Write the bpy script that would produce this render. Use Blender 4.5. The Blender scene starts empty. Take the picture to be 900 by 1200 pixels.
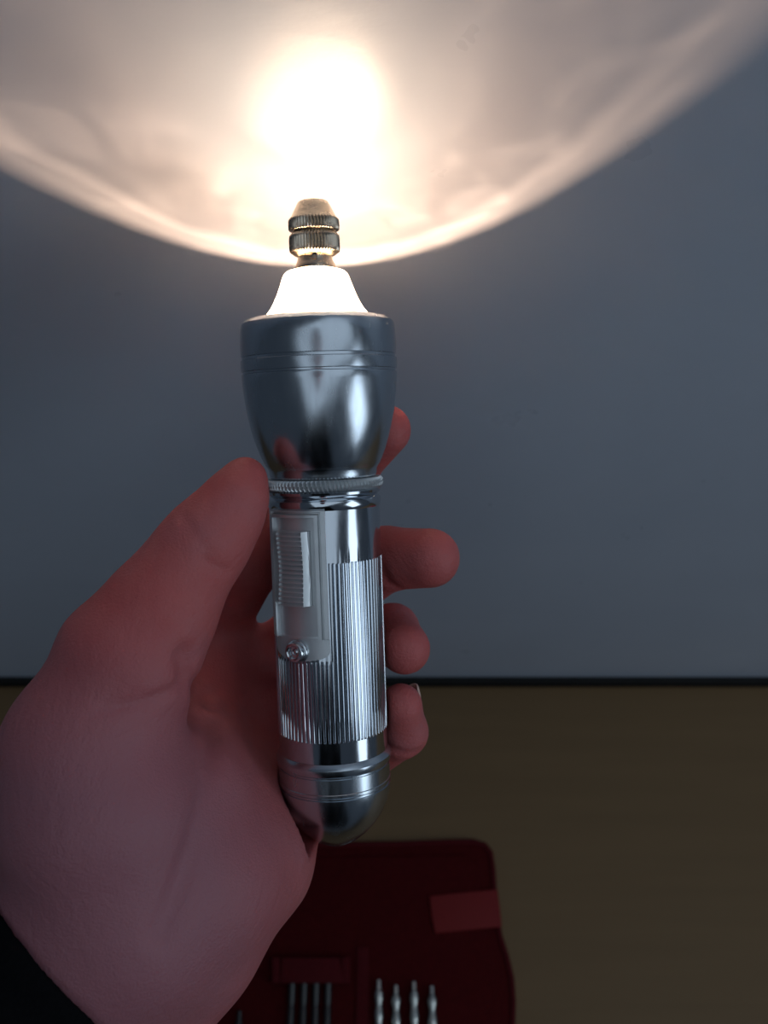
import bpy, bmesh, math, random
import numpy as np
from mathutils import Vector, Matrix, noise

random.seed(4)
scn = bpy.context.scene
COL = scn.collection

# ------------------------------------------------------------------ camera
PITCH = math.radians(60)
CAM = Vector((0.0, -0.2390, 0.647))
RT = Vector((1, 0, 0))
UP = Vector((0, math.sin(PITCH), math.cos(PITCH)))
FW = Vector((0, math.cos(PITCH), -math.sin(PITCH)))
FPX = 1150.0                                   # focal length in pixels of a 900x1200 frame
cam_data = bpy.data.cameras.new('camera')
cam_data.sensor_fit = 'VERTICAL'
cam_data.sensor_height = 36.0
cam_data.lens = 36.0 * FPX / 1200.0
cam_data.clip_start = 0.005
cam_data.dof.use_dof = True
cam_data.dof.focus_distance = 0.276
cam_data.dof.aperture_fstop = 14.0
cam = bpy.data.objects.new('camera', cam_data)
COL.objects.link(cam)
cam.location = CAM
cam.rotation_euler = (math.pi / 2 - PITCH, 0, 0)
scn.camera = cam

# ------------------------------------------------------------------ colour management
scn.view_settings.view_transform = 'Standard'
scn.view_settings.look = 'None'
scn.view_settings.gamma = 1.0
scn.view_settings.use_curve_mapping = False
scn.view_settings.exposure = 0.0
scn.cycles.use_denoising = True
scn.cycles.max_bounces = 10
scn.cycles.sample_clamp_indirect = 6.0
scn.cycles.caustics_reflective = False
scn.cycles.caustics_refractive = False

# ------------------------------------------------------------------ ambient daylight of the dim room
world = bpy.data.worlds.new('room_ambient')
scn.world = world
world.use_nodes = True
bg = world.node_tree.nodes['Background']
bg.inputs['Color'].default_value = (0.56, 0.74, 1.0, 1)
bg.inputs['Strength'].default_value = 0.052

# daylight falling in through the window to the right of the table
wl = bpy.data.lights.new('window_daylight', 'AREA')
wl.shape = 'RECTANGLE'
wl.size = 0.44
wl.size_y = 0.62
wl.color = (0.72, 0.86, 1.0)
wl.energy = 1.9
wlo = bpy.data.objects.new('window_daylight', wl)
COL.objects.link(wlo)
wlo.location = (1.06, -0.62, 0.66)
wlo.rotation_euler = (Vector((0, -0.08, 0.38)) - wlo.location).to_track_quat('-Z', 'Y').to_euler()

# added fill light overhead, brightens wall, palm and chrome like a pale ceiling
sl_ = bpy.data.lights.new('overhead_fill', 'AREA')
sl_.shape = 'RECTANGLE'
sl_.size = 2.3
sl_.size_y = 1.1
sl_.color = (0.72, 0.86, 1.0)
sl_.energy = 4.9
slo = bpy.data.objects.new('overhead_fill', sl_)
COL.objects.link(slo)
slo.location = (0.30, -0.70, 1.66)
slo.rotation_euler = (Vector((0, -0.2, 0.35)) - slo.location).to_track_quat('-Z', 'Y').to_euler()

BULB_POWER = 0.70
REFLECTOR_POWER = 0.060

# ------------------------------------------------------------------ helpers
def c2w(p):
    """millimetres in the viewing frame (right, up, away) -> world metres"""
    return CAM + (RT * p[0] + UP * p[1] + FW * p[2]) * 0.001

def w2c(x, y, z):
    v = Vector((x, y, z)) - CAM
    return (v.dot(RT) * 1000, v.dot(UP) * 1000, v.dot(FW) * 1000)

def px(x, y, z):
    """a point seen at picture position x, y standing z mm away"""
    return ((x - 450.0) * z / FPX, (600.0 - y) * z / FPX, z)

def on_table(x, y, h=0.0):
    """the table point seen at picture position x, y, h metres above the top"""
    d = FW + RT * ((x - 450.0) / FPX) + UP * ((600.0 - y) / FPX)
    t = (h - CAM.z) / d.z
    return CAM + d * t

def link(o, parent=None):
    COL.objects.link(o)
    if parent is not None:
        o.parent = parent
    return o

def mesh_obj(name, verts, faces, mat, parent=None, smooth=True, angle=None):
    me = bpy.data.meshes.new(name)
    me.from_pydata([tuple(v) for v in verts], [], faces)
    me.validate()
    me.update()
    if smooth:
        me.polygons.foreach_set('use_smooth', [True] * len(me.polygons))
        if angle is not None:
            me.set_sharp_from_angle(angle=math.radians(angle))
    o = bpy.data.objects.new(name, me)
    if mat:
        me.materials.append(mat)
    return link(o, parent)

def bm_obj(name, bm, mat, parent=None, smooth=True, angle=40):
    bmesh.ops.recalc_face_normals(bm, faces=bm.faces)
    me = bpy.data.meshes.new(name)
    bm.to_mesh(me)
    bm.free()
    if smooth:
        me.polygons.foreach_set('use_smooth', [True] * len(me.polygons))
        me.set_sharp_from_angle(angle=math.radians(angle))
    o = bpy.data.objects.new(name, me)
    me.materials.append(mat)
    return link(o, parent)

def empty(name, loc=(0, 0, 0)):
    o = bpy.data.objects.new(name, None)
    o.empty_display_size = 0.02
    link(o)
    o.location = loc
    return o

def tag(o, label=None, cat=None, group=None, kind=None):
    if label: o['label'] = label
    if cat: o['category'] = cat
    if group: o['group'] = group
    if kind: o['kind'] = kind
    return o

def lathe(name, prof, mat, parent, n=96, rad=None, close_top=True, close_bot=True, angle=35):
    """revolve (s, r) pairs round local z; rad(a, s, r) may modulate the radius"""
    V, F = [], []
    for s, r in prof:
        for i in range(n):
            a = 2 * math.pi * i / n
            rr = rad(a, s, r) if rad else r
            V.append((rr * math.sin(a), -rr * math.cos(a), s))
    m = len(prof)
    for j in range(m - 1):
        for i in range(n):
            k = (i + 1) % n
            F.append((j * n + i, j * n + k, (j + 1) * n + k, (j + 1) * n + i))
    if close_bot: F.append(tuple(reversed(range(n))))
    if close_top: F.append(tuple((m - 1) * n + i for i in range(n)))
    return mesh_obj(name, V, F, mat, parent, True, angle)

def cyl_patch(name, az0, az1, s0, s1, na, ns, hfun, r0, base, mat, parent, angle=30):
    """a plate lying on a cylinder: height above radius r0 is hfun(az_deg, s); None leaves the cell out"""
    V, F = [], []
    A = [az0 + (az1 - az0) * i / na for i in range(na + 1)]
    S = [s0 + (s1 - s0) * j / ns for j in range(ns + 1)]
    idx = {}
    for j, s in enumerate(S):
        for i, a in enumerate(A):
            h = hfun(a, s)
            if i in (0, na) or j in (0, ns):
                h = base
            r = r0 + h
            t = math.radians(a)
            idx[i, j] = len(V)
            V.append((r * math.sin(t), -r * math.cos(t), s))
    for j in range(ns):
        for i in range(na):
            F.append((idx[i, j], idx[i + 1, j], idx[i + 1, j + 1], idx[i, j + 1]))
    return mesh_obj(name, V, F, mat, parent, True, angle)

# ------------------------------------------------------------------ materials
def new_mat(name):
    m = bpy.data.materials.new(name)
    m.use_nodes = True
    nt = m.node_tree
    b = nt.nodes['Principled BSDF']
    return m, nt, b

def add(nt, kind, **kw):
    n = nt.nodes.new(kind)
    for k, v in kw.items():
        if k.startswith('i_'):
            n.inputs[k[2:].replace('_', ' ')].default_value = v
        else:
            setattr(n, k, v)
    return n

def coords(nt, scale=(1, 1, 1), kind='Object'):
    tc = add(nt, 'ShaderNodeTexCoord')
    mp = add(nt, 'ShaderNodeMapping')
    mp.inputs['Scale'].default_value = scale
    nt.links.new(tc.outputs[kind], mp.inputs['Vector'])
    return mp.outputs['Vector']

def noise_tex(nt, vec, scale, detail=4, rough=0.5):
    n = add(nt, 'ShaderNodeTexNoise')
    n.inputs['Scale'].default_value = scale
    n.inputs['Detail'].default_value = detail
    n.inputs['Roughness'].default_value = rough
    nt.links.new(vec, n.inputs['Vector'])
    return n.outputs['Fac']

def ramp(nt, fac, stops):
    r = add(nt, 'ShaderNodeValToRGB')
    e = r.color_ramp.elements
    while len(e) < len(stops): e.new(0.5)
    for el, (p, c) in zip(e, stops):
        el.position = p
        el.color = (*c, 1) if len(c) == 3 else c
    nt.links.new(fac, r.inputs['Fac'])
    return r.outputs['Color']

def bump(nt, b, height, strength=0.2, dist=0.001):
    bp = add(nt, 'ShaderNodeBump')
    bp.inputs['Strength'].default_value = strength
    bp.inputs['Distance'].default_value = dist
    nt.links.new(height, bp.inputs['Height'])
    nt.links.new(bp.outputs['Normal'], b.inputs['Normal'])

def metal(name, col, rough, bump_scale=None, bump_strength=0.05, stretch=(1, 1, 1), rough_var=0.06):
    m, nt, b = new_mat(name)
    b.inputs['Base Color'].default_value = (*col, 1)
    b.inputs['Metallic'].default_value = 1.0
    v = coords(nt, stretch)
    f = noise_tex(nt, v, 260, 5, 0.6)
    r = ramp(nt, f, [(0.3, (max(rough - rough_var, 0.02),) * 3), (0.75, (rough + rough_var,) * 3)])
    nt.links.new(r, b.inputs['Roughness'])
    if bump_scale:
        bump(nt, b, noise_tex(nt, v, bump_scale, 4), bump_strength, 0.0004)
    return m

M = {}
M['chrome'] = metal('barrel_chrome', (0.56, 0.60, 0.645), 0.13, 90, 0.10, (1, 1, 0.35))
M['satin'] = metal('satin_chrome', (0.56, 0.61, 0.66), 0.24, 60, 0.06, (1, 1, 0.25))
M['ridge'] = metal('worn_chrome', (0.66, 0.70, 0.73), 0.22, 200, 0.15)
M['grip'] = metal('slider_metal', (0.72, 0.76, 0.78), 0.40, 200, 0.15)
M['grip'].node_tree.nodes['Principled BSDF'].inputs['Metallic'].default_value = 0.65
M['nickel'] = metal('chuck_nickel', (0.55, 0.46, 0.36), 0.27, 300, 0.03)
M['steel'] = metal('bit_steel', (0.62, 0.64, 0.60), 0.33, 400, 0.25)
M['dark_steel'] = metal('dark_steel', (0.10, 0.10, 0.10), 0.42)

# glowing translucent plastic round the bulb
m, nt, b = new_mat('lens_plastic')
nt.nodes.remove(b)
out = nt.nodes['Material Output']
trl = add(nt, 'ShaderNodeBsdfTranslucent'); trl.inputs['Color'].default_value = (0.95, 0.88, 0.78, 1)
trp = add(nt, 'ShaderNodeBsdfTransparent'); trp.inputs['Color'].default_value = (1, 0.98, 0.95, 1)
gls = add(nt, 'ShaderNodeBsdfGlossy'); gls.inputs['Roughness'].default_value = 0.15
m1 = add(nt, 'ShaderNodeMixShader'); m1.inputs['Fac'].default_value = 0.50
m2 = add(nt, 'ShaderNodeMixShader'); m2.inputs['Fac'].default_value = 0.06
nt.links.new(trl.outputs[0], m1.inputs[1]); nt.links.new(trp.outputs[0], m1.inputs[2])
nt.links.new(m1.outputs[0], m2.inputs[1]); nt.links.new(gls.outputs[0], m2.inputs[2])
nt.links.new(m2.outputs[0], out.inputs['Surface'])
M['lens'] = m

m, nt, b = new_mat('reflector_white')
b.inputs['Base Color'].default_value = (0.75, 0.72, 0.66, 1)
b.inputs['Roughness'].default_value = 0.6
M['reflector'] = m

m, nt, b = new_mat('bulb_glow')
b.inputs['Base Color'].default_value = (1, 0.9, 0.7, 1)
b.inputs['Emission Color'].default_value = (1, 0.78, 0.5, 1)
b.inputs['Emission Strength'].default_value = 60
M['bulb'] = m

# painted wall: faintly glossy pale grey
m, nt, b = new_mat('wall_paint')
v = coords(nt)
f = noise_tex(nt, v, 7, 5, 0.6)
nt.links.new(ramp(nt, f, [(0.3, (0.51, 0.57, 0.67)), (0.75, (0.57, 0.63, 0.73))]), b.inputs['Base Color'])
nt.links.new(ramp(nt, noise_tex(nt, v, 30, 4), [(0.3, (0.27,) * 3), (0.8, (0.40,) * 3)]), b.inputs['Roughness'])
b.inputs['Specular IOR Level'].default_value = 0.5
bump(nt, b, noise_tex(nt, coords(nt, (0.35, 1, 1)), 150, 4, 0.6), 0.30, 0.0006)
M['wall'] = m

# brown table top
m, nt, b = new_mat('table_laminate')
v = coords(nt, (1, 14, 1))
f = noise_tex(nt, v, 5, 6, 0.62)
nt.links.new(ramp(nt, f, [(0.25, (0.190, 0.117, 0.056)), (0.75, (0.215, 0.133, 0.064))]), b.inputs['Base Color'])
b.inputs['Roughness'].default_value = 0.55
b.inputs['Specular IOR Level'].default_value = 0.25
bump(nt, b, f, 0.1, 0.0005)
M['table'] = m

def plain(name, col, rough=0.6, bscale=None, bstr=0.2, spec=0.3, var=0.15, sheen=0.0, bdist=0.0006):
    m, nt, b = new_mat(name)
    v = coords(nt)
    f = noise_tex(nt, v, bscale or 40, 4)
    lo = tuple(c * (1 - var) for c in col); hi = tuple(c * (1 + var) for c in col)
    nt.links.new(ramp(nt, f, [(0.3, lo), (0.7, hi)]), b.inputs['Base Color'])
    b.inputs['Roughness'].default_value = rough
    b.inputs['Specular IOR Level'].default_value = spec
    b.inputs['Sheen Weight'].default_value = sheen
    if bscale: bump(nt, b, f, bstr, bdist)
    return m
M['gap_strip'] = plain('gap_shade_black', (0.012, 0.012, 0.012), 0.8, 60)
M['pouch'] = plain('dark_red_felt', (0.066, 0.004, 0.005), 0.9, 500, 0.5, 0.1)
M['pocket'] = plain('dark_red_elastic', (0.085, 0.005, 0.008), 0.8, 700, 0.4, 0.15)
M['strap'] = plain('bright_red_ribbon', (0.20, 0.012, 0.012), 0.7, 900, 0.3, 0.3)
M['sweater'] = plain('black_knit', (0.006, 0.006, 0.007), 0.95, 900, 0.6, 0.05)
M['nail'] = plain('fingernail', (0.80, 0.55, 0.45), 0.3, None, spec=0.5, var=0.04)
M['hair'] = plain('dark_hair', (0.012, 0.009, 0.007), 0.6, 300)
M['frame'] = plain('white_window_frame', (0.6, 0.6, 0.6), 0.5)

# skin
m, nt, b = new_mat('skin')
v = coords(nt)
blotch = noise_tex(nt, v, 42, 3, 0.55)
nt.links.new(ramp(nt, blotch, [(0.30, (0.58, 0.115, 0.110)), (0.55, (0.60, 0.145, 0.138)), (0.78, (0.54, 0.165, 0.170))]), b.inputs['Base Color'])
# paler, bluish skin over the heel of the hand and the wrist
tcw = add(nt, 'ShaderNodeTexCoord')
vd = add(nt, 'ShaderNodeVectorMath', operation='DISTANCE')
nt.links.new(tcw.outputs['Object'], vd.inputs[0]); vd.inputs[1].default_value = (0.0, 0.02, 0.02)
wr = ramp(nt, vd.outputs['Value'], [(0.035, (1.0,) * 3), (0.075, (0.0,) * 3)])
mixc = add(nt, 'ShaderNodeMix'); mixc.data_type = 'RGBA'
nt.links.new(wr, mixc.inputs[0])
nt.links.new(b.inputs['Base Color'].links[0].from_socket, mixc.inputs[6])
mixc.inputs[7].default_value = (0.42, 0.165, 0.195, 1)
nt.links.new(mixc.outputs[2], b.inputs['Base Color'])
b.inputs['Roughness'].default_value = 0.52
b.inputs['Specular IOR Level'].default_value = 0.5
b.inputs['Subsurface Weight'].default_value = 0.35
b.inputs['Subsurface Radius'].default_value = (1.0, 0.28, 0.18)
b.inputs['Subsurface Scale'].default_value = 0.006
pores = noise_tex(nt, v, 1400, 3, 0.6)
lines = noise_tex(nt, coords(nt, (1, 0.35, 1.6)), 330, 4, 0.6)
mx = add(nt, 'ShaderNodeMix'); mx.data_type = 'FLOAT'
mx.inputs[0].default_value = 0.6
nt.links.new(pores, mx.inputs[2]); nt.links.new(lines, mx.inputs[3])
bump(nt, b, mx.outputs[0], 0.7, 0.0009)
M['skin'] = m

# ------------------------------------------------------------------ setting
def box(name, lo, hi, mat, parent=None, bevel=0.0):
    bm = bmesh.new()
    bmesh.ops.create_cube(bm, size=1)
    for v in bm.verts:
        for k in range(3):
            v.co[k] = lo[k] if v.co[k] < 0 else hi[k]
    if bevel:
        bmesh.ops.bevel(bm, geom=list(bm.edges), offset=bevel, segments=3, affect='EDGES', profile=0.5)
    return bm_obj(name, bm, mat, parent, True, 50)

tag(box('wall_back', (-1.6, 0.0, -0.75), (1.6, 0.1, 1.7), M['wall']), kind='structure')
table = empty('table', (0, -0.28, -0.75))
tag(table, 'brown laminate table top pushed against the grey wall', 'table')
def tbox(name, lo, hi, mat, bev):
    o = box(name, lo, hi, mat, None, bev)
    o.parent = table
    o.location = -table.location
    return o
tbox('tabletop', (-0.75, -0.56, -0.03), (0.85, -0.004, 0.0), M['table'], 0.002)
for lx in (-0.70, 0.80):
    for ly in (-0.51, -0.06):
        tbox('leg', (lx - 0.025, ly - 0.025, -0.75), (lx + 0.025, ly + 0.025, -0.0302), M['table'], 0.002)
tag(box('gap_strip_1', (-0.75, -0.004, -0.03), (0.85, -0.0002, 0.0075), M['gap_strip'], None, 0.001), kind='structure')  # black strip in place of the shaded gap between table and wall
tag(box('floor', (-1.6, -2.0, -0.80), (1.6, 0.1, -0.75), M['table']), kind='structure')

# window frame round the daylight opening
wf = bpy.data.objects.new('window_1', None); link(wf); tag(wf, kind='structure')
wf.location = wlo.location; wf.rotation_euler = wlo.rotation_euler
for a, b_ in (((-0.26, -0.35, -0.02), (-0.221, 0.35, 0.02)), ((0.221, -0.35, -0.02), (0.26, 0.35, 0.02)),
              ((-0.221, -0.35, -0.02), (0.221, -0.311, 0.02)), ((-0.221, 0.311, -0.02), (0.221, 0.35, 0.02))):
    box('frame_rail', a, b_, M['frame'], wf, 0.003)

# ------------------------------------------------------------------ flashlight
AX = Vector((-0.0320, 0.9949, -0.0960)).normalized()
A0 = Vector(((380.5 - 450) * 290 / FPX, 0, 290.0))
NF = (Vector((0, 0, -1)) - AX * Vector((0, 0, -1)).dot(AX)).normalized()   # towards the viewer
SX = AX.cross(NF).normalized() * -1
if SX.x < 0: SX = -SX
def s_of(py, hw=64.0):
    k = (600.0 - py) / FPX
    r = hw * 290 / FPX
    for _ in range(3):
        s = (k * (A0.z + r * NF.z) - (A0.y + r * NF.y)) / (AX.y - k * AX.z)
        r = hw * (A0.z + s * AX.z) / FPX
    return s, r
S_BASE = s_of(991, 30)[0]
def pr(py, hw):
    s, r = s_of(py, hw)
    return ((s - S_BASE) * 0.001, r * 0.001)

fl = empty('flashlight')
tag(fl, 'chrome metal flashlight with fluted barrel held upright in the hand, its bulb lit', 'flashlight')
def cdir(v): return RT * v.x + UP * v.y + FW * v.z
Xw, Yw, Zw = cdir(SX), cdir(-NF), cdir(AX)
fl.matrix_world = Matrix.Translation(c2w(A0 + AX * S_BASE)) @ Matrix((Xw, Yw, Zw)).transposed().to_4x4()

R_B = pr(750, 64)[1]
# barrel with flutes
s_ft, s_fb, s_plate = pr(661, 64)[0], pr(872, 64)[0], pr(776, 64)[0]
NFL = 74
def flute(a, s, r):
    d = math.degrees(a)
    d = d - 360 if d > 180 else d
    if s <= s_fb or s >= s_ft: return r
    if -65.5 < d < 5.0 and s > s_plate: return r
    p = abs((a * NFL / (2 * math.pi)) % 1.0 - 0.5) * 2          # 0 on the crest, 1 in the groove
    return r + 0.00003 - 0.00010 * p * p - 0.00055 * max(0.0, (p - 0.50) / 0.50) ** 1.1
ys = [897, 895, 880, 873, 872.3, 871.5, 840, 810, 780, 776.5, 775.5, 740, 700, 662, 661.4, 660.6, 640, 610, 600]
prof = [pr(y, 64) for y in ys]
prof = [(s, R_B) for s, r in prof] + [(pr(598, 64)[0], R_B * 1.0)]
lathe('barrel', prof, M['chrome'], fl, n=NFL * 16, rad=flute, angle=28)

# tail cap
tail = [(992.5, 1), (992, 16), (990.5, 27), (986, 38), (980, 47), (972, 54.5), (962, 60), (952, 63.5), (944, 65), (940.5, 65.3),
        (939.5, 64.0), (937.5, 64.0), (936.5, 65.5), (933.5, 65.5), (932.5, 64.7), (918, 64.7), (915.5, 64.7), (914.8, 63.6),
        (913.0, 63.6), (912, 66.0), (909, 67.2), (905, 67.2), (902, 66.0), (899.5, 64.6), (897, 63.0)]
lathe('tail_cap', [pr(y, w) for y, w in tail], M['satin'], fl, n=128, angle=25)

# neck rings under the head
neck = [(601, 63.6), (598.5, 65.2), (594, 66.4), (589, 66.2), (587, 64.0), (585, 62.6), (583.5, 63.5), (581.5, 65.8), (578.5, 66.3), (577, 64.2), (576, 62)]
lathe('neck_ring', [pr(y, w) for y, w in neck], M['chrome'], fl, n=128, angle=35)
def teeth(a, s, r):
    return r * (1 + 0.040 * math.sin(84 * a + (s - s_k) * 1300)) if r > 0.0155 else r
s_k = pr(570, 66)[0]
kn = [(576.8, 61), (576, 65.0), (574, 67.0), (570, 67.6), (566, 67.0), (563.8, 65.2), (563, 61)]
lathe('knurled_ring', [pr(y, w) for y, w in kn], M['grip'], fl, n=84 * 8, rad=teeth, angle=40)

# head
hd = [(563, 58), (562, 61.5), (558, 62.5), (553, 63.0), (550, 64.5), (547.5, 66.5), (541, 69.5), (530, 74.0), (515, 78.8), (500, 82.5), (485, 85.4), (470, 87.6),
      (455, 89.2), (443, 90.2), (435, 90.6), (433.4, 90.4), (432.6, 89.1), (430.2, 89.1), (429.4, 90.8), (422, 91.4), (416.0, 91.3),
      (415.2, 89.6), (411.8, 89.3), (411.0, 90.6), (400, 91.2), (385, 90.8), (374, 90.0), (369.5, 88.4), (366.5, 85.0), (365.0, 81), (364.4, 76),
      (363.8, 64.0), (364.6, 62.6), (368, 62.0), (373, 61)]
lathe('head', [pr(y, w) for y, w in hd], M['satin'], fl, n=160, close_top=False, angle=25)
S_LIP = pr(364, 66)[0]
r62 = pr(370, 61)[1]
lathe('reflector', [(S_LIP - 0.0155, 0.002), (S_LIP - 0.0150, 0.006), (S_LIP - 0.0120, 0.0105), (S_LIP - 0.008, 0.0135), (S_LIP - 0.0025, r62 - 0.0002)],
      M['reflector'], fl, n=96, close_top=False)
# lens dome, hollow shell
dm = [(367, 61.5), (363.4, 61.0), (360, 57.6), (355, 54.0), (348, 50.0), (339, 46.0), (330, 42.6), (323, 40.2), (318, 38.4), (315, 36.4), (313.2, 33.5), (312.3, 29.0), (312.1, 20)]
lathe('lens', [pr(y, w) for y, w in dm], M['lens'], fl, n=96, close_bot=False, close_top=False, angle=60)
# chuck
def knurl(n, amp, lo, hi):
    def f(a, s, r):
        return r * (1 - amp * (0.5 + 0.5 * math.cos(n * a))) if lo < s < hi else r
    return f
ck = empty('chuck'); ck.parent = fl
cn = [(312.6, 23), (311.6, 24.2), (309, 24.0), (306, 22.6), (303, 21.2), (299, 20.6), (297.5, 20.4)]
lathe('chuck_neck', [pr(y, w) for y, w in cn], M['nickel'], ck, n=96)
lw = [(301, 17), (298, 20.5), (295.5, 24.0), (292.5, 27.0), (291.0, 28.6), (290.0, 29.4), (285, 29.8), (275, 29.8), (271.5, 29.4), (270.6, 28.6), (268.2, 26.0), (267.5, 24)]
lathe('lower_knurled_collar', [pr(y, w) for y, w in lw], M['nickel'], ck, n=48 * 6, rad=knurl(48, 0.055, pr(291.2, 29)[0], pr(270.4, 29)[0]))
up = [(268, 24.5), (266, 27.4), (264.6, 29.2), (263.6, 29.8), (258, 29.9), (252.6, 29.8), (251.5, 29.2), (250.6, 27.8), (249.0, 26.6), (242, 22.8), (236, 19.6), (233.4, 18.0), (232.6, 16.6), (232.2, 10), (234, 8.6), (240, 8)]
lathe('upper_knurled_collar', [pr(y, w) for y, w in up], M['nickel'], ck, n=48 * 6, rad=knurl(48, 0.055, pr(264.9, 29)[0], pr(251.2, 29)[0]))
# dark slot in the chuck neck
sn, rn = pr(304, 21.0)
bm = bmesh.new(); bmesh.ops.create_cube(bm, size=1)
for v in bm.verts: v.co = Vector((v.co.x * 0.0015 + 0.0002, v.co.y * 0.0012 - rn, v.co.z * 0.0012 + pr(300.5, 21)[0]))
bmesh.ops.bevel(bm, geom=list(bm.edges), offset=0.0002, segments=2, affect='EDGES')
bm_obj('slot', bm, M['dark_steel'], ck)

# bulb: glass envelope with its light
BS = S_LIP - 0.0098
bm = bmesh.new()
bmesh.ops.create_uvsphere(bm, u_segments=20, v_segments=12, radius=0.0016)
bmesh.ops.translate(bm, verts=bm.verts, vec=(0, 0, BS - 0.0030))
bm_obj('bulb', bm, M['bulb'], fl)
bl = bpy.data.lights.new('bulb_light', 'POINT')
bl.energy = BULB_POWER
bl.color = (1, 1, 1)
bl.shadow_soft_size = 0.0007
bl.use_nodes = True
nt = bl.node_tree
em = nt.nodes['Emission']
geo = add(nt, 'ShaderNodeTexCoord')
sep = add(nt, 'ShaderNodeSeparateXYZ')
nt.links.new(geo.outputs['Normal'], sep.inputs[0])
vab = add(nt, 'ShaderNodeMath', operation='ABSOLUTE'); nt.links.new(sep.outputs['Z'], vab.inputs[0])
ac = add(nt, 'ShaderNodeMath', operation='ARCCOSINE'); nt.links.new(vab.outputs[0], ac.inputs[0])
dg = add(nt, 'ShaderNodeMath', operation='MULTIPLY'); nt.links.new(ac.outputs[0], dg.inputs[0]); dg.inputs[1].default_value = 1 / (math.pi / 2)
nv = geo.outputs['Normal']
warp = noise_tex(nt, nv, 3.2, 4, 0.6)
wsub = add(nt, 'ShaderNodeMath', operation='SUBTRACT'); nt.links.new(warp, wsub.inputs[0]); wsub.inputs[1].default_value = 0.5
wmul = add(nt, 'ShaderNodeMath', operation='MULTIPLY_ADD'); nt.links.new(wsub.outputs[0], wmul.inputs[0]); wmul.inputs[1].default_value = 0.07
nt.links.new(dg.outputs[0], wmul.inputs[2])
prof_c = ramp(nt, wmul.outputs[0], [(0.0, (0.0,) * 3), (0.20, (0.0,) * 3), (0.38, (0.36,) * 3), (0.50, (0.40,) * 3), (0.565, (0.46,) * 3), (0.595, (0.86,) * 3), (0.61, (0.70,) * 3), (0.66, (0.84,) * 3)])
swirl = add(nt, 'ShaderNodeTexNoise'); nt.links.new(nv, swirl.inputs['Vector'])
swirl.inputs['Scale'].default_value = 5.0; swirl.inputs['Detail'].default_value = 5; swirl.inputs['Distortion'].default_value = 0.7
swr = ramp(nt, swirl.outputs['Fac'], [(0.32, (0.84,) * 3), (0.48, (0.96,) * 3), (0.57, (1.06,) * 3), (0.68, (1.35,) * 3)])
mm_ = add(nt, 'ShaderNodeMath', operation='MULTIPLY'); nt.links.new(prof_c, mm_.inputs[0]); nt.links.new(swr, mm_.inputs[1])
m2_ = add(nt, 'ShaderNodeMath', operation='MULTIPLY'); nt.links.new(mm_.outputs[0], m2_.inputs[0]); m2_.inputs[1].default_value = 2.0
nt.links.new(m2_.outputs[0], em.inputs['Strength'])
em.inputs['Color'].default_value = (1.16, 0.745, 0.49, 1)
blo = bpy.data.objects.new('bulb_light', bl); link(blo, fl); blo.location = (0, 0, BS)
# the light thrown forward by the reflector bowl
rl = bpy.data.lights.new('reflector_light', 'AREA')
rl.shape = 'DISK'
rl.size = 0.0306
rl.spread = math.radians(84)
rl.energy = REFLECTOR_POWER
rl.color = (1.0, 0.74, 0.52)
rlo = bpy.data.objects.new('reflector_light', rl); link(rlo, fl)
rlo.location = (0, 0, S_LIP + 0.0001); rlo.rotation_euler = (math.pi, 0, 0)

# added spot above the chuck tip, fills the chuck's shadow on the wall
hb = bpy.data.lights.new('chuck_tip_fill', 'SPOT')
hb.energy = 0.030
hb.color = (1.0, 0.74, 0.52)
hb.spot_size = math.radians(100)
hb.spot_blend = 0.8
hb.shadow_soft_size = 0.0015
hbo = bpy.data.objects.new('chuck_tip_fill', hb); link(hbo, fl)
hbo.location = (0, 0, pr(231.5, 10)[0] + 0.0005); hbo.rotation_euler = (math.pi, 0, 0)

# switch plate
s_pt, s_pb = pr(597.5, 64)[0], pr(776, 64)[0]
s_rb = pr(749, 64)[0]
AZC = -30.0
def plate_h(a, s):
    d = abs(a - AZC)
    mm = 1000
    # distance from the top edge in mm
    t = (s_pt - s) * mm
    if s < s_rb:                       # lower tab carrying the button
        q = (s_rb - s) / (s_rb - s_pb)
        lim = 33.6 * math.sqrt(max(0, 1 - max(0, (q - 0.55) / 0.45) ** 2.4))
        if d > lim: return -0.0006
        return 0.00030
    if d > 33.4: return -0.0006
    if d > 28.6 or t < 0.7: return 0.00105
    if d > 26.9 or t < 1.15: return 0.00015
    if d > 23.0 or t < 2.1: return 0.00165
    if s < s_rb + 0.0004: return 0.0003
    return 0.00022
cyl_patch('switch_plate', AZC - 35, AZC + 35, s_pb - 0.0008, s_pt, 150, 170, plate_h, R_B, -0.0006, M['grip'], fl, 30)

# sliding thumb switch
s_st, s_sb = pr(623, 74)[0], pr(711, 74)[0]
def slide_h(a, s):
    d = abs(a - AZC)
    q = (s - s_sb) / (s_st - s_sb)
    if d > 18.5 or q <= 0.0 or q >= 1.0: return 0.0
    top = 0.0033 - 0.0007 * math.sin(math.pi * q) ** 2
    if d > 17.2: return 0.0012
    if d > 12.6:
        return top - (d - 12.6) / (17.2 - 12.6) * 0.0013 - 0.0002
    ph = (q * 16) % 1.0
    return top - 0.00110 * (1 - abs(2 * ph - 1)) ** 1.3
cyl_patch('slide_switch', AZC - 19, AZC + 19, s_sb - 0.0001, s_st + 0.0001, 60, 16 * 10, slide_h, R_B, 0.0, M['grip'], fl, 32)

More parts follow.
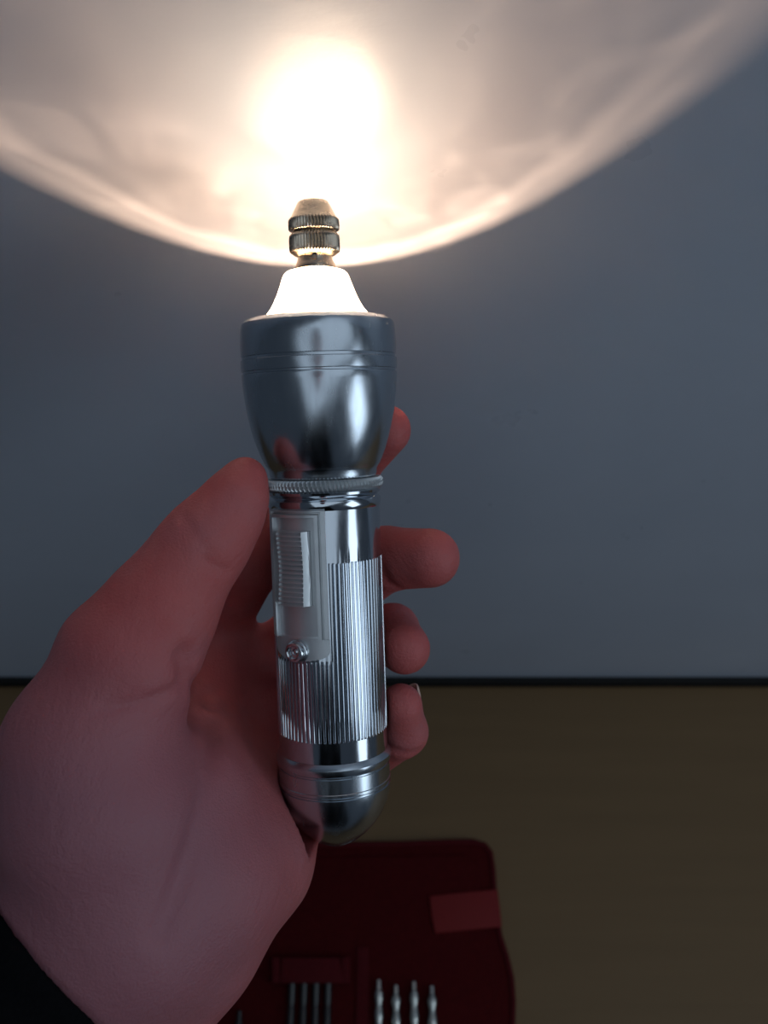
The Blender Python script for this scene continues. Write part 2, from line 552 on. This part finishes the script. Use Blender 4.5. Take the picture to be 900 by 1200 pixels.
# signal button
sb_s = pr(764, 66)[0]
t = math.radians(AZC + 1.0)
nrm = Vector((math.sin(t), -math.cos(t), 0))
bt = lathe('signal_button', [(-0.001, 0.0034), (0.0010, 0.0034), (0.0013, 0.0032), (0.0014, 0.0031), (0.0026, 0.0030), (0.0030, 0.0027), (0.0031, 0.0022),
                             (0.0029, 0.0018), (0.0020, 0.0016), (0.0019, 0.0010), (0.0022, 0.0007), (0.0023, 0.0003)], M['ridge'], fl, n=40)
q = nrm.to_track_quat('Z', 'Y')
bt.matrix_parent_inverse = Matrix.Identity(4)
bt.location = nrm * R_B + Vector((0, 0, sb_s))
bt.rotation_mode = 'QUATERNION'; bt.rotation_quaternion = q

# ------------------------------------------------------------------ signed-distance modelling (body, hand, clothing)
class Field:
    def __init__(self, lo, hi, h):
        self.lo = np.array(lo, float); self.h = h
        self.n = np.ceil((np.array(hi, float) - self.lo) / h).astype(int) + 1
        self.d = np.full(self.n, 60.0, np.float32)
    def grid(self, i0, i1):
        ax = [self.lo[k] + self.h * np.arange(i0[k], i1[k]) for k in range(3)]
        return np.meshgrid(*ax, indexing='ij', sparse=True)
    def region(self, lo, hi, m):
        i0 = np.clip(np.floor((np.array(lo) - m - self.lo) / self.h).astype(int), 0, self.n)
        i1 = np.clip(np.ceil((np.array(hi) + m - self.lo) / self.h).astype(int) + 1, 0, self.n)
        return i0, i1

def cone_d(G, a, b, ra, rb):
    X, Y, Z = G
    a = np.array(a, float); b = np.array(b, float)
    ab = b - a; L2 = float(ab @ ab) + 1e-9
    t = ((X - a[0]) * ab[0] + (Y - a[1]) * ab[1] + (Z - a[2]) * ab[2]) / L2
    t = np.clip(t, 0, 1)
    d = np.sqrt((X - a[0] - t * ab[0]) ** 2 + (Y - a[1] - t * ab[1]) ** 2 + (Z - a[2] - t * ab[2]) ** 2)
    tt = t * t * (3 - 2 * t)
    return d - (ra + (rb - ra) * (0.5 * t + 0.5 * tt))

def ell_d(G, c, r, rot=None):
    X, Y, Z = G
    P = [X - c[0], Y - c[1], Z - c[2]]
    if rot is not None:
        P = [P[0] * rot[k][0] + P[1] * rot[k][1] + P[2] * rot[k][2] for k in range(3)]
    k0 = np.sqrt((P[0] / r[0]) ** 2 + (P[1] / r[1]) ** 2 + (P[2] / r[2]) ** 2)
    k1 = np.sqrt((P[0] / r[0] ** 2) ** 2 + (P[1] / r[1] ** 2) ** 2 + (P[2] / r[2] ** 2) ** 2) + 1e-9
    return k0 * (k0 - 1) / k1

def smin(a, b, k):
    h = np.clip(0.5 + 0.5 * (b - a) / k, 0, 1)
    return b + (a - b) * h - k * h * (1 - h)

def surface_nets(f, lo, h):
    """dual contouring of the zero level (naive surface nets)"""
    ins = f < 0
    nx, ny, nz = f.shape
    c = [ins[i:nx - 1 + i, j:ny - 1 + j, k:nz - 1 + k] for i in (0, 1) for j in (0, 1) for k in (0, 1)]
    s = sum(x.astype(np.int8) for x in c)
    cell = (s > 0) & (s < 8)
    idx = np.full(cell.shape, -1, np.int64)
    ci = np.argwhere(cell)
    idx[cell] = np.arange(len(ci))
    acc = np.zeros((len(ci), 3)); cnt = np.zeros(len(ci))
    corners = [(i, j, k) for i in (0, 1) for j in (0, 1) for k in (0, 1)]
    for p in corners:
        for ax in range(3):
            if p[ax] == 1: continue
            q = list(p); q[ax] = 1
            fa = f[ci[:, 0] + p[0], ci[:, 1] + p[1], ci[:, 2] + p[2]].astype(float)
            fb = f[ci[:, 0] + q[0], ci[:, 1] + q[1], ci[:, 2] + q[2]].astype(float)
            m = (fa < 0) != (fb < 0)
            t = np.where(m, fa / np.where(m, fa - fb, 1), 0)
            pos = np.tile(np.array(p, float), (len(ci), 1)); pos[:, ax] += t
            acc[m] += pos[m]; cnt[m] += 1
    V = (ci + acc / cnt[:, None]) * h + np.array(lo)
    F = []
    for ax in range(3):
        o1, o2 = (ax + 1) % 3, (ax + 2) % 3
        sl0 = [slice(None)] * 3; sl1 = [slice(None)] * 3
        sl0[ax] = slice(0, -1); sl1[ax] = slice(1, None)
        a, b = ins[tuple(sl0)], ins[tuple(sl1)]
        e = np.argwhere(a != b)
        ok = (e[:, o1] > 0) & (e[:, o2] > 0) & (e[:, o1] < f.shape[o1] - 1) & (e[:, o2] < f.shape[o2] - 1)
        e = e[ok]
        flip = ~a[e[:, 0], e[:, 1], e[:, 2]]
        def cidx(d1, d2):
            w = e.copy(); w[:, o1] += d1; w[:, o2] += d2
            return idx[w[:, 0], w[:, 1], w[:, 2]]
        quad = np.stack([cidx(-1, -1), cidx(0, -1), cidx(0, 0), cidx(-1, 0)], 1)
        quad[flip] = quad[flip][:, ::-1]
        F.append(quad)
    return V, np.concatenate(F)

def relax(V, F, it=2, lam=0.5):
    E = np.concatenate([F[:, [0, 1]], F[:, [1, 2]], F[:, [2, 3]], F[:, [3, 0]]])
    for _ in range(it):
        acc = np.zeros_like(V); cnt = np.zeros(len(V))
        for a, b in ((0, 1), (1, 0)):
            for k in range(3):
                acc[:, k] += np.bincount(E[:, a], V[E[:, b], k], len(V))
            cnt += np.bincount(E[:, a], minlength=len(V))
        V = V + lam * (acc / cnt[:, None] - V)
    return V

def sdf_obj(name, fld, mat, parent, it=2):
    V, F = surface_nets(fld.d, fld.lo, fld.h)
    V = relax(V, F, it)
    Mx = np.array([RT, UP, FW])
    W = (V * 0.001) @ Mx + np.array(CAM)
    pl = np.array(parent.location)
    return mesh_obj(name, (W - pl).tolist(), F.tolist(), mat, parent, True)

person = empty('person', c2w(px(100, 1150, 262)))
tag(person, 'left hand in a black sleeve gripping the flashlight, palm towards the viewer', 'person')

def chain(fld, pts, k=2.0):
    P = [px(x, y, z) for x, y, z, r in pts]; R = [p[3] for p in pts]
    lo = np.min([np.array(p) - r for p, r in zip(P, R)], 0); hi = np.max([np.array(p) + r for p, r in zip(P, R)], 0)
    i0, i1 = fld.region(lo, hi, 16)
    G = fld.grid(i0, i1)
    d = None
    for i in range(len(P) - 1):
        e = cone_d(G, P[i], P[i + 1], R[i], R[i + 1])
        d = e if d is None else smin(d, e, k)
    return (slice(i0[0], i1[0]), slice(i0[1], i1[1]), slice(i0[2], i1[2])), d, G

hand = Field((-175, -215, 205), (32, 42, 366), 1.0)
# palm and wrist
palm_parts = [
    [(-45, 1215, 261, 23), (15, 1165, 260, 26), (130, 1065, 262, 24)],
    [(-20, 1260, 264, 24), (70, 1180, 264, 24), (150, 1090, 262, 23)],          # forearm, thumb side
    [(50, 1295, 268, 20), (132, 1215, 271, 21), (215, 1100, 276, 21), (292, 1010, 290, 18), (335, 940, 312, 14)],   # little-finger side of forearm and heel
    [(150, 1090, 262, 23), (120, 960, 260, 26), (105, 880, 262, 23)],           # ball of the thumb
    [(200, 1040, 268, 20), (213, 935, 277, 18), (236, 845, 316, 13), (262, 728, 335, 10.5)],
    [(230, 1030, 272, 20), (250, 940, 291, 15), (276, 868, 325, 12), (290, 788, 335, 10.5)],
    [(250, 1030, 276, 19), (292, 962, 301, 14), (308, 900, 324, 12), (312, 850, 331, 11)],
]
for pc in palm_parts:
    sl, d, G = chain(hand, pc, 5)
    hand.d[sl] = smin(hand.d[sl], d, 9.0)
# thumb
sl, d, G = chain(hand, [(105, 890, 262, 22), (150, 775, 264, 18.0), (190, 712, 266, 14.0), (224, 658, 268, 11.0), (247, 628, 269, 10.1), (268, 601, 270, 8.0), (281, 577, 270, 6.1), (289, 557, 271, 4.6)], 7)
hand.d[sl] = smin(hand.d[sl], d, 6.0)
palm = hand.d.copy()
fingers = [
    [(256, 728, 330, 10.5), (290, 660, 318, 10.8), (335, 622, 320, 10.0), (375, 595, 326, 9.0), (415, 545, 321, 8.2), (452, 504, 308, 8.0)],
    [(288, 788, 336, 10.3), (350, 742, 342, 9.6), (398, 700, 334, 9.6), (452, 655, 313, 10.1), (504, 654, 302, 9.2)],
    [(310, 850, 330, 10.3), (365, 810, 336, 9.2), (410, 775, 333, 8.8), (460, 738, 321, 8.3), (474, 760, 303, 8.0)],
    [(330, 915, 322, 9.6), (385, 905, 330, 8.4), (428, 888, 324, 8.0), (472, 858, 310, 7.6), (470, 826, 302, 6.6)],
]
best = palm
for fc in fingers:
    sl, d, G = chain(hand, fc, 2.5)
    one = smin(palm[sl], d, 5.0)
    best = best.copy() if best is palm else best
    best[sl] = np.minimum(best[sl], one)
hand.d = best
# the flashlight presses into the flesh: keep skin outside the metal
X, Y, Z = hand.grid(np.zeros(3, int), hand.n)
ax = np.array(AX); a0 = np.array(A0)
t = (X - a0[0]) * ax[0] + (Y - a0[1]) * ax[1] + (Z - a0[2]) * ax[2]
rr = np.sqrt(np.maximum((X - a0[0]) ** 2 + (Y - a0[1]) ** 2 + (Z - a0[2]) ** 2 - t * t, 0))
s_end = S_BASE
tube = np.maximum(rr - 17.0, s_end - 0.5 - t)
hand.d = np.maximum(hand.d, -tube).astype(np.float32)
# creases
def crease(pts, w, dep):
    global hand
    P = [px(*p) for p in pts]
    lo = np.min(P, 0); hi = np.max(P, 0)
    i0, i1 = hand.region(lo, hi, 8)
    G = hand.grid(i0, i1)
    d = None
    for i in range(len(P) - 1):
        e = cone_d(G, P[i], P[i + 1], 0, 0)
        d = e if d is None else np.minimum(d, e)
    sl = tuple(slice(i0[k], i1[k]) for k in range(3))
    hand.d[sl] += (dep * np.exp(-(d / w) ** 2)).astype(np.float32)
CREASES = [
    # (picture path, width mm, depth mm): the depth along the view is found on the surface
    ([(120, 830), (143, 827), (165, 822), (188, 814), (208, 803), (218, 790), (216, 772)], 1.4, 1.4),
    ([(219, 796), (218, 782), (216, 770)], 3.0, 3.0),
    ([(218, 790), (228, 800), (240, 812), (246, 830)], 1.6, 1.4),
    ([(264, 668), (250, 664), (238, 655)], 1.3, 1.0),
    ([(215, 605), (224, 622), (236, 636), (250, 650)], 1.2, 0.5),
    ([(230, 802), (244, 840), (242, 900), (232, 960), (212, 1030), (190, 1090)], 3.2, 1.8),
    ([(448, 862), (456, 876), (478, 884), (492, 880)], 1.2, 1.3),
    ([(449, 668), (456, 682), (470, 692)], 1.2, 1.0),
    ([(150, 740), (172, 742), (196, 738), (214, 728)], 1.2, 0.35),
]
def surf_z(x, y):
    """first skin surface along the ray through x, y"""
    for z in np.arange(208, 360, 0.5):
        p = np.array(px(x, y, z))
        i = np.round((p - hand.lo) / hand.h).astype(int)
        if (i < 0).any() or (i >= hand.n).any(): continue
        if hand.d[tuple(i)] < 0: return z
    return 300.0
todo = [([(x, y, surf_z(x, y)) for x, y in c], w, dep) for c, w, dep in CREASES]
for c, w, dep in todo: crease(c, w, dep)
hand_o = sdf_obj('hand', hand, M['skin'], person, 2)

# fingernails that show at the far rims of the tips
def nail(c, n, l, w, ln, bend=0.5):
    """curved plate centred at c (view frame mm), outward n, length axis l"""
    n = Vector(n).normalized(); l = Vector(l); l = (l - n * l.dot(n)).normalized(); s = n.cross(l)
    V, F = [], []
    na, nb = 10, 8
    for side in (0, 1):
        for i in range(na + 1):
            for j in range(nb + 1):
                u = (i / na - 0.5); v = (j / nb - 0.5)
                ww = w * (1 - 0.22 * (abs(v * 2) ** 3))
                ang = u * 2 * bend
                R = ww / (2 * bend)
                off = n * (R * math.cos(ang) - R - 0.9 * (v * 2) ** 2 * 0.25 - side * 0.5) + s * (R * math.sin(ang)) + l * (v * ln * (1 - 0.3 * abs(u * 2) ** 2.5 * (1 if v > 0 else 0.6)))
                V.append(Vector(c) + off)
    st = (na + 1) * (nb + 1)
    for i in range(na):
        for j in range(nb):
            a = i * (nb + 1) + j
            F.append((a, a + 1, a + nb + 2, a + nb + 1))
            F.append((st + a, st + a + nb + 1, st + a + nb + 2, st + a + 1))
    rim = [i * (nb + 1) for i in range(na + 1)] + [na * (nb + 1) + j for j in range(1, nb + 1)] + [i * (nb + 1) + nb for i in range(na - 1, -1, -1)] + [j for j in range(nb - 1, 0, -1)]
    for q in range(len(rim)):
        a, b_ = rim[q], rim[(q + 1) % len(rim)]
        F.append((a, b_, st + b_, st + a))
    W = [c2w(v) - person.location for v in V]
    return mesh_obj('fingernail', W, F, M['nail'], person, True, 60)
nail(Vector(px(470, 822, 302.5)) + Vector((5.3, 0.8, 3.6)), (0.83, 0.12, 0.56), (-0.06, 1, 0.0), 8.0, 8.5, 0.75)
nail(Vector(px(285, 565, 271)) + Vector((-4.3, 2.1, 1.8)), (-0.84, 0.38, 0.36), (0.40, 0.92, 0), 8.0, 9.0, 0.8)

# black sweater: cuff, sleeve, upper arm and chest of the person holding the light
_c = [w2c(x_, y_, z_) for x_ in (-0.40, 0.28) for y_ in (-0.96, -0.20) for z_ in (0.0, 0.95)]
sw = Field(np.min(_c, 0), np.max(_c, 0), 7.0)
def capx(fld, a, b, ra, rb, k):
    lo = np.minimum(np.array(a) - ra, np.array(b) - rb); hi = np.maximum(np.array(a) + ra, np.array(b) + rb)
    i0, i1 = fld.region(lo, hi, 45)
    G = fld.grid(i0, i1)
    sl = tuple(slice(i0[q], i1[q]) for q in range(3))
    fld.d[sl] = smin(fld.d[sl], cone_d(G, a, b, ra, rb), k)
cuff_a = np.array(px(20, 1180, 262))
elbow = np.array(w2c(-0.27, -0.46, 0.30))
sh_l = np.array(w2c(-0.20, -0.66, 0.68))
# fine cuff (own field so its edge stays crisp)
cf = Field((-215, -260, 180), (-20, -60, 330), 1.6)
fa = np.array(px(150, 1080, 264)); fb = elbow
dirv = (fb - fa) / np.linalg.norm(fb - fa)
EDGE = np.array(px(58, 1142, 230))
X, Y, Z = cf.grid(np.zeros(3, int), cf.n)
edir = np.array((-0.735, -0.678, 0.0))
p1 = np.array(px(100, 1110, 266))
tt = (X - p1[0]) * dirv[0] + (Y - p1[1]) * dirv[1] + (Z - p1[2]) * dirv[2]
rad = np.sqrt(np.maximum((X - p1[0]) ** 2 + (Y - p1[1]) ** 2 + (Z - p1[2]) ** 2 - tt ** 2, 0))
outer = rad - (35.0 + 0.03 * np.maximum(tt, 0) + 0.5 * np.sin(tt * 0.5))
inner = rad - (31.5 + 0.0 * tt)
plane = -((X - EDGE[0]) * edir[0] + (Y - EDGE[1]) * edir[1] - 0.38 * (Z - EDGE[2]))
shell = smin(np.maximum(outer, -inner), np.full_like(outer, 60.0), 0.1)
shell = -smin(-shell, -plane, 2.5)
far = tt - 105
cf.d = np.maximum(shell, far).astype(np.float32)
sdf_obj('sleeve', cf, M['sweater'], person, 8)
capx(sw, p1 + dirv * 96, elbow, 37, 42, 10)
capx(sw, elbow, sh_l, 44, 62, 30)
capx(sw, w2c(-0.10, -0.78, 0.20), w2c(-0.08, -0.70, 0.71), 130, 120, 60)
capx(sw, w2c(0.09, -0.78, 0.20), w2c(0.06, -0.70, 0.71), 130, 120, 60)
sdf_obj('sweater', sw, M['sweater'], person, 2)
hc = np.array((-15.0, 15.0, -330.0))
hf = Field(hc - 190, hc + 170, 7.0)
Rm = [list(RT), [UP.x, UP.y, UP.z], [FW.x, FW.y, FW.z]]
sl = hf.grid(np.zeros(3, int), hf.n)
hd_ = ell_d(sl, hc, (76, 98, 92))
hd_ = smin(hd_, ell_d(sl, hc + np.array((0, -52, 14)), (54, 66, 70)), 25)
hd_ = smin(hd_, cone_d(sl, hc + np.array((0, -60, -30)), hc + np.array((0, -110, -115)), 52, 60), 25)
hd_ = smin(hd_, cone_d(sl, hc + np.array((0, -8, 88)), hc + np.array((0, -34, 100)), 6, 13), 10)
for sgn in (-1, 1):
    hd_ = smin(hd_, ell_d(sl, hc + np.array((sgn * 76, -14, 0)), (8, 30, 18)), 6)
hf.d = hd_.astype(np.float32)
sdf_obj('head', hf, M['skin'], person, 2)
hr = Field(hc - 170, hc + 170, 7.0)
sl = hr.grid(np.zeros(3, int), hr.n)
hh = ell_d(sl, hc + np.array((0, 10, -10)), (86, 104, 98))
cut = (sl[2] - hc[2]) * 0.75 - (sl[1] - hc[1]) * 0.66 - 20 + 0 * sl[0]
hr.d = np.maximum(hh, cut).astype(np.float32)
sdf_obj('hair', hr, M['hair'], person, 2)

# ------------------------------------------------------------------ red tool pouch lying on the table
def pouch_outline():
    pts = [(150, 1000), (250, 992), (330, 987), (400, 986), (470, 985), (530, 983), (556, 983), (570, 987), (577, 996), (580, 1015),
           (582, 1045), (584, 1068), (589, 1095), (597, 1120), (603, 1146), (605, 1175), (604, 1205), (600, 1260), (604, 1330), (598, 1400),
           (560, 1425), (460, 1430), (300, 1430), (120, 1430), (60, 1300), (100, 1120)]
    return [on_table(x, y, 0.0055) for x, y in pts]
OUT = pouch_outline()
pc = Vector((sum(p.x for p in OUT) / len(OUT), sum(p.y for p in OUT) / len(OUT), 0))
pouch = empty('tool_pouch', (pc.x, pc.y, 0.0))
tag(pouch, 'dark red felt tool pouch lying open on the brown table', 'pouch')
def slab(name, pts, z0, z1, mat, parent, bev=0.0015, wob=0.0, cuts=0):
    bm = bmesh.new()
    vs = [bm.verts.new((p.x - parent.location.x, p.y - parent.location.y, z1)) for p in pts]
    f = bm.faces.new(vs)
    r = bmesh.ops.extrude_face_region(bm, geom=[f])
    for v in [g for g in r['geom'] if isinstance(g, bmesh.types.BMVert)]: v.co.z = z0
    bm.normal_update()
    if bev:
        bmesh.ops.bevel(bm, geom=[e for e in bm.edges if abs(e.verts[0].co.z - e.verts[1].co.z) < 1e-6 and e.verts[0].co.z > (z0 + z1) / 2],
                        offset=bev, segments=3, affect='EDGES', profile=0.5)
    if wob:
        bmesh.ops.triangulate(bm, faces=[f for f in bm.faces if len(f.verts) > 4])
        bmesh.ops.subdivide_edges(bm, edges=bm.edges, cuts=3, use_grid_fill=True)
        for v in bm.verts:
            if v.co.z > (z0 + z1) / 2:
                v.co.z += wob * noise.noise(Vector((v.co.x * 35, v.co.y * 35, 0)))
    return bm_obj(name, bm, mat, parent, True, 50)
slab('base_flap', OUT, 0.0003, 0.0035, M['pouch'], pouch, 0.0012, 0.0)
inner = [on_table(x, y, 0.0055) for x, y in [(225, 1010), (400, 1004), (545, 1001), (560, 1012), (566, 1060), (572, 1100), (584, 1150), (586, 1230), (584, 1395), (100, 1395), (140, 1130)]]
slab('inner_lining', inner, 0.0034, 0.0050, M['pouch'], pouch, 0.0008)
# raised seam binding along the edge
def tube(name, pts, r, mat, parent, n=8):
    V, F = [], []
    P = [Vector(p) - parent.location for p in pts]
    for i, p in enumerate(P):
        t = (P[min(i + 1, len(P) - 1)] - P[max(i - 1, 0)]).normalized()
        s = t.cross(Vector((0, 0, 1))).normalized(); u = s.cross(t)
        for k in range(n):
            a = 2 * math.pi * k / n
            V.append(p + s * r * math.cos(a) + u * r * math.sin(a) * 0.8)
    for i in range(len(P) - 1):
        for k in range(n):
            F.append((i * n + k, i * n + (k + 1) % n, (i + 1) * n + (k + 1) % n, (i + 1) * n + k))
    F.append(tuple(reversed(range(n)))); F.append(tuple((len(P) - 1) * n + k for k in range(n)))
    return mesh_obj(name, V, F, mat, parent)
edge = OUT[1:20]
fine = []
for a, b_ in zip(edge[:-1], edge[1:]):
    for k in range(4): fine.append(a.lerp(b_, k / 4))
fine = [Vector((p.x, p.y, 0.0034)) for p in fine]
cxy = Vector((pc.x, pc.y, 0.0034))
fine = [p + (cxy - p).normalized() * 0.0016 for p in fine]
tube('edge_binding', fine, 0.0017, M['pocket'], pouch)
st = [on_table(x, y, 0.006) for x, y in [(503, 1050), (540, 1046), (583, 1042), (586, 1066), (588, 1086), (548, 1090), (510, 1094), (506, 1075)]]
s_ = slab('ribbon_strap', st, 0.0049, 0.0066, M['strap'], pouch, 0.0006)
s_['label'] = 'bright red ribbon strap at the edge'
bnd = [on_table(x, y, 0.012) for x, y in [(330, 1122), (398, 1122), (402, 1152), (328, 1152)]]
slab('elastic_band', bnd, 0.0098, 0.0110, M['pocket'], pouch, 0.0004)
for xa in (324, 405):
    b2 = [on_table(x, y, 0.006) for x, y in [(xa - 5, 1122), (xa + 5, 1122), (xa + 5, 1153), (xa - 5, 1153)]]
    slab('band_stitch_tab', b2, 0.0049, 0.0106, M['pocket'], pouch, 0.0008)
div = [on_table(x, y, 0.006) for x, y in [(418, 1110), (432, 1110), (434, 1390), (414, 1390)]]
slab('divider_strip', div, 0.0049, 0.0062, M['pocket'], pouch, 0.0005)

# four silvery bits standing side by side in the pouch
def lathe_at(name, prof, mat, loc, n=24, rad=None):
    """lathe lying down: its axis runs along -y (towards the viewer) from loc"""
    V, F = [], []
    for s, r in prof:
        for i in range(n):
            a = 2 * math.pi * i / n
            rr = rad(a, s, r) if rad else r
            V.append((rr * math.cos(a), -s, rr * math.sin(a)))
    m_ = len(prof)
    for j in range(m_ - 1):
        for i in range(n):
            k = (i + 1) % n
            F.append((j * n + i, (j + 1) * n + i, (j + 1) * n + k, j * n + k))
    F.append(tuple(range(n))); F.append(tuple(reversed([(m_ - 1) * n + i for i in range(n)])))
    o = mesh_obj(name, V, F, mat, None, True, 30)
    o.location = loc
    return o
def bit_profile(amp):
    pf = [(0.0, 0.0009), (0.0008, 0.0013), (0.004, 0.0014), (0.0055, 0.0017)]
    s = 0.006
    k = 0
    while s < 0.048:
        w = 0.0023 + amp * math.sin((s - 0.006) * 620)
        pf.append((s, w)); s += 0.0012
    pf += [(0.049, 0.0016), (0.052, 0.0012)]
    return pf
TIPS = [(444, 1148, 'leftmost of the four'), (464, 1154, 'second from the left of the four'),
        (485, 1150, 'third from the left of the four'), (506, 1155, 'rightmost of the four')]
for i, (x, y, d) in enumerate(TIPS):
    loc = on_table(x, y, 0.0078); loc.z = 0.0078
    def hexr(a, s, r, i=i):
        if s < 0.005: return r * (1 - 0.18 * (0.5 + 0.5 * math.cos(4 * a)))
        return r * (1 + 0.07 * math.sin(3 * a + s * 2400 + i))
    o = lathe_at('screwdriver_bit', bit_profile(0.00035 + 0.0001 * (i % 2)), M['steel'], loc, 24, hexr)
    tag(o, 'silvery steel bit in the red pouch, ' + d, 'bit', 'silvery bits in the red pouch')
for x, which in ((343, 'leftmost'), (357, 'second from the left'), (371, 'third from the left'), (385, 'rightmost')):
    loc = on_table(x, 1140, 0.0074); loc.z = 0.0074
    hx = lambda a, s, r: r * (0.93 + 0.07 * abs(math.cos(3 * a)))
    o = lathe_at('hex_bit', [(0.0, 0.0016), (0.0006, 0.0022), (0.016, 0.0022), (0.0165, 0.0019), (0.0185, 0.0019), (0.019, 0.0022), (0.045, 0.0022), (0.0458, 0.0017)], M['dark_steel'], loc, 24, hx)
    tag(o, 'dark hex bit under the dull red elastic band, %s of the four' % which, 'bit', 'dark bits under the elastic band')
loc = on_table(281, 1184, 0.0078); loc.z = 0.0074
o = lathe_at('short_steel_bit', [(0, 0.0008), (0.0006, 0.0013), (0.005, 0.0015), (0.006, 0.0020), (0.03, 0.0022), (0.031, 0.0015)], M['dark_steel'], loc, 20)
tag(o, 'single small bit lying in the pouch beside the wrist', 'bit')
